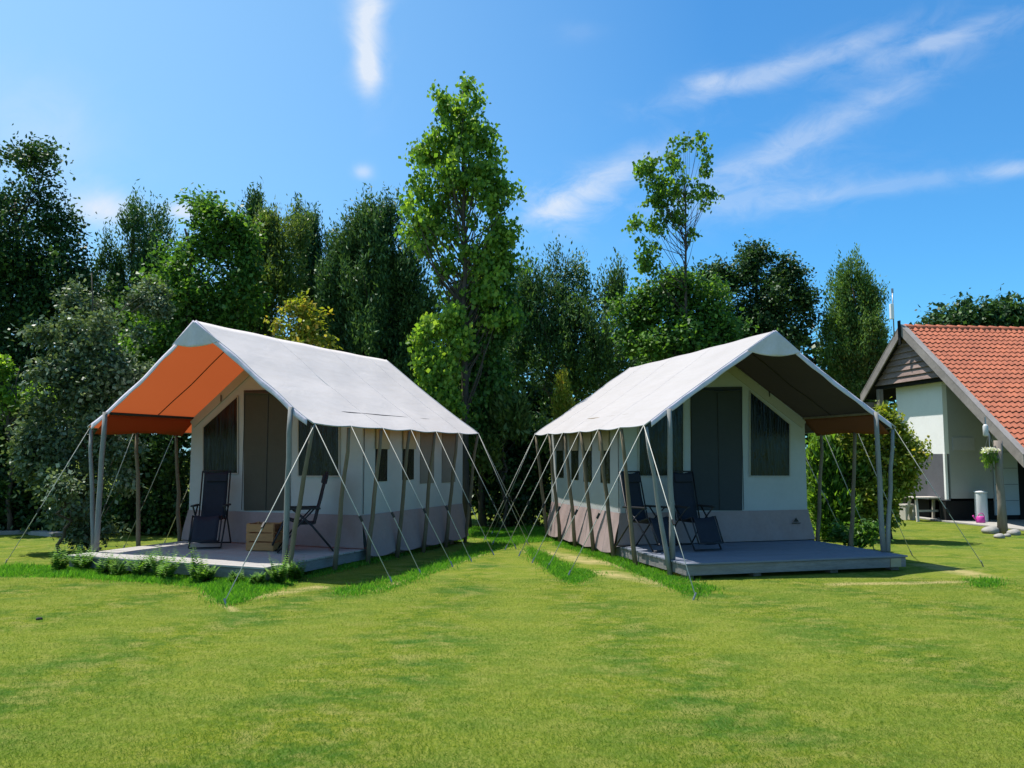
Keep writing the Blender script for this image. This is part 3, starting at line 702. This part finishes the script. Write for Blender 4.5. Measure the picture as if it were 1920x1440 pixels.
# pavement strip
pav = MB(); pp = [(1685, 968), (1778, 980), (1870, 990), (1990, 1003), (1990, 976), (1800, 960), (1690, 958)]
q = [G(*a) for a in pp]; pav.prism([(v.x, v.y, .002) for v in q], (0, 0, .035))
tag(pav.build('pavement', mat('paving', (.42, .40, .37), .9, .3, 3, .5, 20), bevel=.004), None, None, kind='structure')
stone_m = mat('fieldstone', (.36, .34, .31), .9, .35, 5, .5, 12)
def stone(px, py, r_, lb, m=stone_m, name='fieldstone', group='stones at the foot of the porch post'):
    g = G(px, py); import bmesh
    bm = bmesh.new(); bmesh.ops.create_icosphere(bm, subdivisions=3, radius=r_)
    sd_ = random.random()*9
    for v in bm.verts:
        k_ = 1+.18*math.sin(v.co.x*9/r_*.3+sd_)*math.cos(v.co.y*7/r_*.3+sd_); v.co *= k_; v.co.z *= .6
    me = bpy.data.meshes.new(name); bm.to_mesh(me); bm.free(); me.materials.append(m); me.polygons.foreach_set('use_smooth', [True]*len(me.polygons))
    o = bpy.data.objects.new(name, me); COL.objects.link(o); o.location = (g.x, g.y, r_*.3); return tag(o, lb, 'stone', group)
stone(1856, 1000, .17, 'large rounded stone left of the porch post foot'); stone(1900, 1003, .13, 'rounded stone right of the porch post foot')
stone(1873, 1009, .10, 'small stone in front of the porch post foot'); stone(1888, 1006, .07, 'smallest pale stone in front of the porch post')
# white cylinder bin with pink watering can
bn_ = hp(1841, 976, 1, yf-.35); bw = HM @ Vector((bn_.x, bn_.y, 0))
z1 = hp(1841, 922, 1, yf-.35).z
t = thing('white_canister', 'tall white cylinder standing against the shaded house wall', 'canister', (bw.x, bw.y, .03))
MB().lathe([(.135, 0), (.14, .02), (.14, z1-.09), (.135, z1-.06)], n=28).build('barrel', mat('canister_white', (.62, .66, .68), .4, .08, 4), t, smooth=True)
MB().lathe([(.145, z1-.058), (.15, z1-.04), (.145, z1-.02), (.06, z1)], n=28).build('lid', mat('canister_lid', (.7, .72, .74), .4, .05, 4), t, smooth=True)
pw = G(1839, 983)
t = thing('pink_watering_can', 'bright pink plastic watering can in front of the white cylinder', 'watering can', (pw.x, pw.y, .035))
pk = mat('pink_plastic', (.60, .06, .36), .35, .1, 5)
t.scale = (.85, .85, .85)
MB().lathe([(.11, 0), (.12, .02), (.10, .16), (.085, .18)], n=24).build('body', pk, t, smooth=True)
MB().tube([(-.09, 0, .05), (-.17, 0, .13), (-.21, 0, .2)], [.02, .016, .022], 8).build('spout', pk, t, smooth=True)
MB().tube([(-.06, 0, .17), (-.03, 0, .25), (.06, 0, .26), (.11, 0, .18), (.11, 0, .08)], .012, 8).build('handle', pk, t, smooth=True)
# hanging basket
bq = P(1856, 850, 17.6)
t = thing('hanging_basket', 'hanging pot of white flowers and trailing green leaves by the porch post', 'flower basket', (bq.x, bq.y, bq.z))
MB().lathe([(.05, -.16), (.10, -.12), (.14, 0), (.145, .01)], n=20).build('pot', mat('pot_green', (.08, .12, .05), .6), t, smooth=True)
hk = MB()
for a in (0, 2.1, 4.2): hk.tube([(.13*math.cos(a), .13*math.sin(a), 0), (0, 0, .42)], .005, 5)
hk.build('chain', steel, t)
cl = rng.normal(size=(14, 3))*np.array([.09, .09, .03])+np.array([0, 0, .03])
foliage('leaves', np.vstack([cl, cl*np.array([1, 1, 1])+np.array([0, 0, -.14])]), np.zeros((28, 3)), 16, .08, .07, L_['bright'], 'droop', t, zmin=-9)
foliage('flowers', cl[:10]+np.array([0, 0, .06]), np.zeros((10, 3)), 26, .07, .05, leafmat('petal_white', (.6, .6, .58), (.7, .7, .68), (.8, .8, .78), .2), 'flat', t, zmin=-9)
t = thing('porch_lamp', 'small white wall lantern hanging under the eave near the flower basket', 'lamp', P(1848, 806, 17.9))
MB().lathe([(.04, -.14), (.055, -.12), (.055, .08), (.03, .12)], n=16).build('shade', mat('lamp_glass', (.55, .55, .55), .3), t, smooth=True); MB().lathe([(.02, .12), (.012, .28)], n=8).build('stem', steel, t)
# garden bench by the wall
ba = G(1716, 975); bb_ = G(1764, 979)
t = thing('garden_table', 'small weathered white wooden table beside the house wall', 'table', ((ba.x+bb_.x)/2, (ba.y+bb_.y)/2+.1, .0), HA)
wd = (bb_-ba).length/2+.05; th_ = .56; pm = mat('bleached_wood', (.55, .50, .45), .8, .25, 4, .2, 30)
tt_ = MB()
for k in range(4): tt_.box((-wd, -.24+k*.122, th_), (wd, -.13+k*.122, th_+.035))
tt_.build('table_top', pm, t, bevel=.004)
for sx_ in (-1, 1):
    for sy_ in (-1, 1): MB().bar((sx_*wd*.9, sy_*.26, 0), (sx_*wd*.75, sy_*.12, th_), .06, .045, up=(0, 1, 0)).build('leg', pm, t)
MB().box((-wd*.8, -.02, .22), (wd*.8, .02, .27)).build('stretcher', pm, t)
lg = G(1702, 975); t = thing('log_stool', 'short split log stool at the left end of the white table', 'stool', (lg.x, lg.y, 0), .3)
MB().box((-.16, -.12, .34), (.16, .12, .40)).build('seat', pm, t, bevel=.01)
for sx_ in (-1, 1): MB().box((sx_*.12-.03, -.1, 0), (sx_*.12+.03, .1, .34)).build('leg', pm, t, bevel=.005)

# ================================================================ trees
GB = 'tall trees behind the tents'
tree('oak_tree', 'big dark oak filling the left edge of the picture', 'tree', [(20, 390, 120, 130), (95, 430, 60, 110), (60, 560, 130, 130), (120, 620, 55, 130), (10, 660, 90, 170), (90, 760, 90, 110), (45, 300, 50, 42), (150, 490, 30, 60), (-80, 560, 80, 240)], 22, L_['oak'], 'broad', 840, 70, .32, .11, base=P(70, 900, 22), r0=.24, nl=60, group=GB)
tree('pine_tree', 'blue green conifer with fine upright tips between the oak and the maple', 'tree', [(272, 450, 52, 75), (225, 540, 42, 80), (300, 520, 60, 110), (250, 640, 90, 120), (180, 600, 50, 100)], 25, L_['needle'], 'needle', 600, 80, .27, .13, base=P(265, 900, 25), r0=.2, nl=30, group=GB)
tree('maple_tree', 'broad mid green maple rising behind the orange lined awning', 'tree', [(400, 400, 38, 62), (360, 470, 60, 60), (440, 470, 34, 90), (320, 540, 70, 70), (410, 570, 80, 90), (300, 640, 90, 90), (420, 660, 60, 80), (230, 700, 80, 90)], 20.5, L_['mid'], 'broad', 480, 62, .30, .12, base=P(390, 900, 20.5), r0=.17, nl=50, group=GB)
tree('cypress_tree', 'pale yellow green cypress behind the ridge of the left tent', 'tree', [(500, 420, 22, 52), (470, 490, 34, 100), (535, 480, 42, 90), (500, 570, 55, 120), (460, 620, 50, 100)], 22, L_['yellowgreen'], 'spray', 480, 75, .24, .11, base=P(500, 900, 22), r0=.15, nl=20, group=GB)
tree('dark_conifer', 'narrow dark conifer between the pale cypress and the wide pine', 'tree', [(570, 440, 26, 50), (590, 520, 38, 110), (600, 640, 50, 120), (475, 420, 22, 50)], 24, L_['needle'], 'needle', 380, 80, .25, .13, base=P(585, 900, 24), r0=.15, nl=20, tb=.25, group=GB)
tree('black_pine', 'wide dark pine with spiky upright shoots left of the tall poplar', 'tree', [(700, 450, 62, 62), (650, 500, 50, 90), (740, 520, 60, 100), (690, 600, 95, 100), (780, 610, 48, 80), (740, 690, 80, 80), (640, 630, 40, 80)], 21.5, L_['needle'], 'needle', 900, 85, .25, .13, base=P(705, 900, 21.5), r0=.2, nl=30, tb=.4, group=GB)
tree('poplar_tree', 'tallest tree, a slender leafy poplar in the gap between the tents', 'tree',
     [(870, 148, 12, 30), (866, 205, 34, 50), (832, 185, 14, 50), (895, 180, 14, 46), (880, 250, 48, 50), (865, 270, 55, 60), (905, 300, 45, 70), (800, 290, 34, 55), (850, 345, 75, 55), (790, 380, 38, 60), (925, 380, 45, 70), (820, 430, 60, 42), (930, 460, 48, 60), (780, 455, 28, 30), (835, 500, 26, 20), (905, 530, 48, 60), (930, 590, 40, 60)],
     18.2, L_['bright'], 'hang', 660, 21, .17, .105, base=P(874, 900, 18.2), top=P(868, 165, 18.2), r0=.10, nl=110, wob=.08, spread=.35, tb=.5, group=GB)
tree('lime_tree', 'leafy young tree with drooping dark green branches below the poplar crown', 'tree',
     [(920, 520, 50, 60), (900, 610, 52, 80), (870, 690, 60, 70), (880, 780, 50, 60), (925, 700, 36, 90)], 18.8, L_['mid'], 'hang', 420, 60, .20, .10, base=P(905, 900, 18.8), r0=.08, nl=40, tb=.3)
tree('poplar_sapling', 'bright lit sapling leaves beside the lower back corner of the left roof', 'tree', [(800, 640, 26, 32), (790, 690, 28, 32), (825, 720, 30, 40), (845, 650, 32, 60), (850, 590, 20, 34), (850, 770, 26, 50)], 17.6, L_['bright'], 'hang', 180, 32, .17, .105, base=P(862, 900, 17.7), r0=.05, nl=34, tb=.6)
tree('willow_tree', 'grey green willow with sky showing through right of the poplar', 'tree', [(1060, 500, 45, 46), (1000, 560, 50, 60), (1090, 570, 60, 60), (1160, 560, 40, 60), (1040, 640, 90, 80), (1120, 650, 80, 80), (970, 620, 40, 90)], 24, L_['needle'], 'spray', 640, 66, .28, .12, base=P(1060, 900, 24), r0=.2, nl=40, tb=.45, group=GB)
tree('sparse_ash', 'thin see through tree with few leaves above the ridge of the right tent', 'tree',
     [(1320, 268, 12, 16), (1322, 310, 8, 28), (1275, 275, 20, 16), (1265, 310, 28, 22), (1215, 320, 26, 20), (1235, 350, 28, 30), (1275, 365, 36, 26), (1320, 370, 22, 18), (1230, 385, 22, 20), (1190, 425, 18, 15), (1232, 425, 20, 18), (1300, 450, 14, 14), (1220, 470, 24, 22), (1262, 405, 24, 20), (1215, 500, 18, 18)],
     20, L_['bright'], 'hang', 420, 8, .14, .10, base=P(1278, 900, 20), top=P(1285, 330, 20), r0=.07, nl=90, wob=.10, spread=.3, shell=3, tb=.3, group=GB)
tree('hornbeam_tree', 'rounded yellowish green tree around the thin trunk above the right roof', 'tree', [(1235, 540, 50, 40), (1290, 560, 60, 50), (1200, 600, 50, 50), (1260, 640, 80, 60), (1340, 590, 40, 70), (1330, 660, 60, 50)], 20.5, L_['mid'], 'broad', 360, 60, .28, .11, base=P(1262, 900, 20.5), r0=.12, nl=30, tb=.4, group=GB)
tree('holm_oak', 'dark clumpy oak behind the peak of the right tent', 'tree', [(1415, 490, 36, 42), (1480, 510, 30, 34), (1370, 530, 40, 46), (1440, 570, 60, 70), (1500, 580, 34, 60), (1340, 520, 26, 30), (1400, 640, 80, 70), (1475, 660, 40, 60)], 26, L_['oak'], 'broad', 600, 64, .30, .11, base=P(1430, 900, 26), r0=.2, nl=50, group=GB)
tree('thuja_tree', 'bright green upright thuja left of the house gable', 'tree', [(1600, 540, 34, 48), (1580, 600, 44, 70), (1625, 610, 42, 80), (1600, 680, 64, 90), (1570, 720, 34, 80), (1635, 720, 30, 80)], 26, L_['cypress'], 'spray', 640, 80, .22, .11, loose=.03, base=P(1602, 900, 26), r0=.18, nl=20, group=GB)
for i, (bl, lb) in enumerate(((((1790, 610, 45, 40), (1750, 640, 40, 40), (1830, 600, 50, 45), (1800, 660, 70, 60)), 'distant dark tree over the left part of the tiled ridge'), (((1900, 595, 40, 42), (1960, 600, 50, 45), (1900, 660, 70, 60)), 'distant dark tree at the right edge above the tiled ridge'))):
    tree('distant_tree', lb, 'tree', list(bl), 44, L_['oak'], 'broad', 150, 46, .6, .28, base=P(bl[0][0], 880, 44), r0=.25, nl=20, group='distant trees behind the house')
GS = 'shrubs around the tents'
tree('olive_shrub', 'silvery grey leaved bush on thin stems at the left end of the left deck', 'shrub', [(110, 800, 70, 80), (170, 740, 70, 60), (70, 850, 50, 60), (150, 880, 70, 70), (110, 690, 60, 60), (200, 640, 60, 60), (130, 950, 60, 50), (230, 720, 50, 60), (210, 850, 50, 70), (170, 990, 50, 36), (110, 620, 50, 40), (260, 640, 40, 40, 4), (280, 560, 36, 40, 4), (150, 580, 40, 36, 3)], 14.2, L_['olive'], 'broad', 620, 44, .18, .085, base=P(150, 1040, 14.4), r0=.035, nl=60, wob=.1, deep=.6, group=GS)
tree('small_stem_tree', 'thin bent dark stem with few leaves left of the deck corner', 'sapling', [(100, 940, 30, 30), (125, 900, 30, 36)], 13.1, L_['olive'], 'broad', 26, 30, .16, .08, base=G(121, 1044), r0=.03, nl=16)
tree('laurel_shrub', 'dense dark shrub behind the open left side of the awning', 'shrub', [(250, 850, 60, 80), (320, 860, 50, 90), (220, 930, 50, 70), (300, 950, 60, 50), (190, 800, 40, 60), (240, 970, 70, 36), (330, 970, 50, 40)], 17.5, L_['dark'], 'broad', 400, 60, .24, .11, base=P(260, 900, 17.5), r0=.06, nl=20, tb=.35, group=GS)
tree('dark_bush', 'black green bush at the far left edge of the lawn', 'shrub', [(20, 860, 60, 110), (-40, 850, 60, 120), (60, 920, 50, 60), (20, 960, 70, 40), (90, 960, 60, 40), (140, 940, 60, 60)], 18, L_['dark'], 'broad', 420, 60, .28, .12, base=P(10, 900, 18), r0=.08, nl=20, tb=.2, group=GS)
tree('hazel_bush', 'small light green bush top showing above the black green bush', 'shrub', [(15, 745, 40, 22), (70, 740, 26, 16), (0, 700, 16, 30)], 17.4, L_['bright'], 'broad', 46, 40, .18, .11, base=P(25, 900, 17.4), r0=.05, nl=20, tb=.5, group=GS)
tree('young_maple', 'yellow and reddish leaved young tree behind the ridge of the left tent', 'tree', [(545, 545, 16, 24), (560, 585, 22, 26), (590, 610, 26, 22), (520, 620, 30, 22), (615, 632, 18, 18), (560, 650, 50, 30)], 18.4, L_['golden'], 'broad', 96, 24, .17, .11, base=P(565, 900, 18.4), r0=.05, nl=34, tb=.42)
tree('golden_conifer', 'small golden cone shaped conifer at the back corner of the right roof', 'conifer', [(1053, 715, 9, 20), (1054, 740, 17, 26), (1055, 775, 24, 36), (1060, 820, 30, 40)], 18.3, L_['golden'], 'spray', 130, 60, .12, .08, base=P(1055, 900, 18.3), r0=.04, nl=10, tb=.4)
tree('yew_hedge', 'dark thicket filling the gap between the two tents', 'hedge', [(930, 850, 60, 80), (990, 850, 60, 80), (960, 930, 90, 55), (1020, 900, 40, 70), (900, 800, 40, 40), (870, 900, 20, 60)], 19.4, L_['dark'], 'broad', 420, 60, .24, .10, base=P(955, 900, 19.4), r0=.07, nl=30, tb=.3, group=GS)
tree('spiky_shrub', 'light green spiky shoots on top of the thicket between the tents', 'shrub', [(915, 790, 34, 26), (965, 780, 36, 24), (1010, 795, 24, 24), (905, 840, 30, 30)], 18.4, L_['yellowgreen'], 'needle', 100, 40, .17, .17, base=P(945, 900, 18.4), r0=.04, nl=14, tb=.4, group=GS)
tree('bamboo_shrub', 'green upright shrub just right of the right tent wall', 'shrub', [(1545, 880, 26, 60), (1590, 870, 30, 70), (1560, 950, 46, 50), (1615, 940, 26, 50)], 16.2, L_['bright'], 'spray', 260, 44, .16, .14, base=P(1570, 900, 16.2), r0=.04, nl=30, tb=.3, group=GS)
tree('olive_green_bush', 'yellow olive bush in front of the white house wall', 'shrub', [(1665, 810, 34, 34), (1690, 850, 44, 44), (1655, 880, 40, 50), (1640, 950, 34, 50), (1610, 830, 30, 34), (1700, 880, 34, 34)], 16.0, L_['golden'], 'broad', 330, 46, .17, .085, base=G(1668, 1012), r0=.05, nl=40, tb=.22, group=GS)
tree('low_bush', 'small low leafy bush between the poles at the right deck side', 'shrub', [(1610, 1000, 24, 26), (1585, 1005, 20, 22)], 14.4, L_['mid'], 'broad', 50, 34, .12, .08, base=G(1608, 1030), r0=.025, nl=12, group=GS)
# wood behind everything, reads as one dark mass
cl, cen = clumps([(x, 740+18*math.sin(x*.013), 120, 165) for x in range(-150, 1700, 110)], 29, 1300, .5, 1.5)
o = foliage('woodland', cl, cen, 34, .55, .28, L_['dark'], 'broad', None, .2); tag(o, 'dark mass of trees closing the view behind the nearer trees', 'wood', kind='stuff')

# ================================================================ ferns, long grass, lawn blades
def fern_mesh(parent, n=11, h=.30):
    pos = []; nr = []; dr = []; ln = []
    for i in range(n):
        a = random.uniform(0, 6.28); lean = random.uniform(.2, .7); Lf = h*random.uniform(.8, 1.3)
        for k in range(14):
            t = (k+1)/14; r_ = Lf*t*lean; z = Lf*(t-.42*lean*t*t)+.02; c = np.array([math.cos(a)*r_, math.sin(a)*r_, z])
            for sg in (-1, 1):
                sd_ = np.array([-math.sin(a)*sg, math.cos(a)*sg, .1]); l = .13*(1-.75*abs(t-.35))*(1.05-t*.8)
                pos.append(c+sd_*l*.5); dr.append(sd_+np.array([math.cos(a), math.sin(a), .2])*.5); nr.append((random.gauss(0, .3), random.gauss(0, .3), 1)); ln.append(max(l, .015)*1.2)
    pos = np.array(pos); dr = unit(np.array(dr)); nr = np.array(nr, float); nr = unit(nr-dr*(nr*dr).sum(1, keepdims=True)); ln = np.array(ln)
    return leafmesh('fronds', pos, nr, dr, ln, ln*.34, .65+.25*rng.normal(size=len(pos)), L_['fern'], parent)
fa = FM = frame(TA)
fl_labels = ['fern at the left corner of the left deck', 'low fern beside the left corner fern', 'fern third along the front of the left deck', 'tall fern left of the middle of the deck front', 'fern just before the middle of the deck front',
             'fern at the middle of the deck front', 'fern just past the middle of the deck front', 'bushy fern right of the middle of the deck front', 'fern left of the front guy rope', 'fern under the front guy rope of the left tent', 'fern at the right corner of the left deck', 'fern at the foot of the right front pole', 'fern beside the right corner post of the left deck']
for i, lb in enumerate(fl_labels):
    if i < 11: q = FM @ Vector((-vd+.1+i*(2*vd-.1)/10+random.uniform(-.1, .1), -ud-.08-random.uniform(0, .16), 0))
    else: q = FM @ Vector((vd+.16, -.35+.35*(i-11), 0))
    t = thing('fern', lb, 'fern', q, random.uniform(0, 6), 'ferns along the front of the left deck'); fern_mesh(t, random.randint(7, 14), random.choice((.16, .24, .30, .38, .44)))
def inpoly(x, y, poly):
    c = np.zeros(len(x), bool); n = len(poly)
    for i in range(n):
        x1, y1 = poly[i]; x2, y2 = poly[(i+1) % n]
        m_ = ((y1 > y) != (y2 > y)) & (x < (x2-x1)*(y-y1)/(y2-y1+1e-12)+x1); c ^= m_
    return c
LONG = [[(360, 1088), (540, 1096), (520, 1108), (450, 1132), (430, 1138), (405, 1132), (385, 1108)], [(0, 1066), (135, 1062), (360, 1078), (560, 1080), (550, 1098), (360, 1100), (140, 1084), (0, 1082)],
        [(625, 1112), (700, 1094), (820, 1058), (900, 1020), (975, 1000), (985, 1018), (900, 1042), (800, 1082), (720, 1112), (640, 1120)], [(870, 992), (1150, 990), (1165, 1003), (1000, 1018), (950, 1016), (890, 1008)],
        [(985, 1030), (1010, 1036), (1060, 1058), (1118, 1078), (1078, 1098), (1040, 1080), (1000, 1048)], [(1050, 1008), (1165, 1046), (1290, 1090), (1345, 1108), (1300, 1122), (1230, 1092), (1130, 1050), (1040, 1022)],
        [(1815, 1090), (1868, 1088), (1875, 1100), (1830, 1102)], [(560, 1066), (700, 1035), (870, 1004), (880, 1010), (720, 1052), (580, 1086)]]
LP = [[tuple(G(*a).xy) for a in pl] for pl in LONG]
def blades(name, x, y, h, wd, tone, m, lab, cat, lean=1.0):
    n = len(x); p = np.stack([x, y, h*.45], 1); rnd = rng.normal(size=(n, 3))
    d = unit(rnd*np.array([.45, .45, 0])*lean+np.array([0, 0, 1.])); nr = unit(np.stack([rnd[:, 1], rnd[:, 0]-.6, np.zeros(n)], 1)); nr = unit(nr-d*(nr*d).sum(1, keepdims=True))
    o = leafmesh(name, p, nr, d, h, wd, tone, m); tag(o, lab, cat, kind='stuff'); return o
xs_, ys_, hs_ = [], [], []
for pl in LP:
    a = np.array(pl); x0, y0 = a.min(0); x1, y1 = a.max(0); ar = (x1-x0)*(y1-y0); n = int(min(ar*6000, 60000))
    x = rng.uniform(x0, x1, n); y = rng.uniform(y0, y1, n); k = inpoly(x, y, pl); xs_.append(x[k]); ys_.append(y[k])
x = np.concatenate(xs_); y = np.concatenate(ys_); n = len(x)
x = x+.13*rng.normal(size=n)*rng.random(n)**2; y = y+.13*rng.normal(size=n)*rng.random(n)
hh = (.035+.075*rng.random(n)**2)*(.8+.5*np.sin(x*5.1)*np.sin(y*4.3)**2)
blades('long_grass', x, y, hh, .006+.005*rng.random(n), .5+.3*rng.normal(size=n), L_['longgrass'], 'uncut tufts of longer green grass around the pegs and deck edges', 'grass')
n = 330000
d = 3.6+7.5*rng.random(n)**1.5; x = rng.uniform(-.68, .68, n)*d; y = d
keep = np.ones(n, bool)
for T_ in (TA, TB):
    Mi = np.array(frame(T_).inverted()); lx = Mi[0, 0]*x+Mi[0, 1]*y+Mi[0, 3]; ly = Mi[1, 0]*x+Mi[1, 1]*y+Mi[1, 3]; keep &= ~((abs(lx) < vd) & (ly > -ud))
x, y = x[keep], y[keep]; n = len(x)
def fnoise(x, y, sc, k=14):
    o = np.zeros(len(x)); g = np.random.default_rng(int(sc*100))
    for i in range(k):
        a = g.normal(size=2)*sc*np.array([.6, 1.5]); o += np.sin(a[0]*x+a[1]*y+g.uniform(0, 6.28)+1.2*np.sin(x*sc*.4*g.random()+i))
    return o/math.sqrt(k/2)
pt = .75*fnoise(x, y, 1.2)+.7*fnoise(x, y, 3.2)+.25*fnoise(x, y, 8.)
nr_ = np.clip((7.5-y)/3.5, 0, 1)
blades('lawn_grass', x, y, (.010+.013*rng.random(n))*(1+.5*nr_), .0012+.0009*rng.random(n)+y*.0001, .42+.14*pt+.16*np.sin(6.2*(5.2*np.arctan2(x-.1, 17.5-y)+.27))+(.07+.12*nr_)*rng.normal(size=n), L_['grass'], 'short mown blades of the sunny lawn', 'grass', 2.2)
stone(73, 1162, .028, 'tiny dark lump lying alone on the lawn at the left', mat('dark_lump', (.02, .02, .025), .8), 'small_stone', None)
# low pale stone edging at far left
for i, (a, b) in enumerate((((-10, 1003), (60, 1000)), ((66, 1002), (112, 1006)))):
    p, q = G(*a), G(*b); t = MB().bar(Vector((p.x, p.y, .04)), Vector((q.x, q.y, .04)), .3, .08).build('stone_slab', stone_m, bevel=.01)
    tag(t, ('long' if i == 0 else 'short')+' pale flat slab lying at the far left edge of the lawn', 'slab')
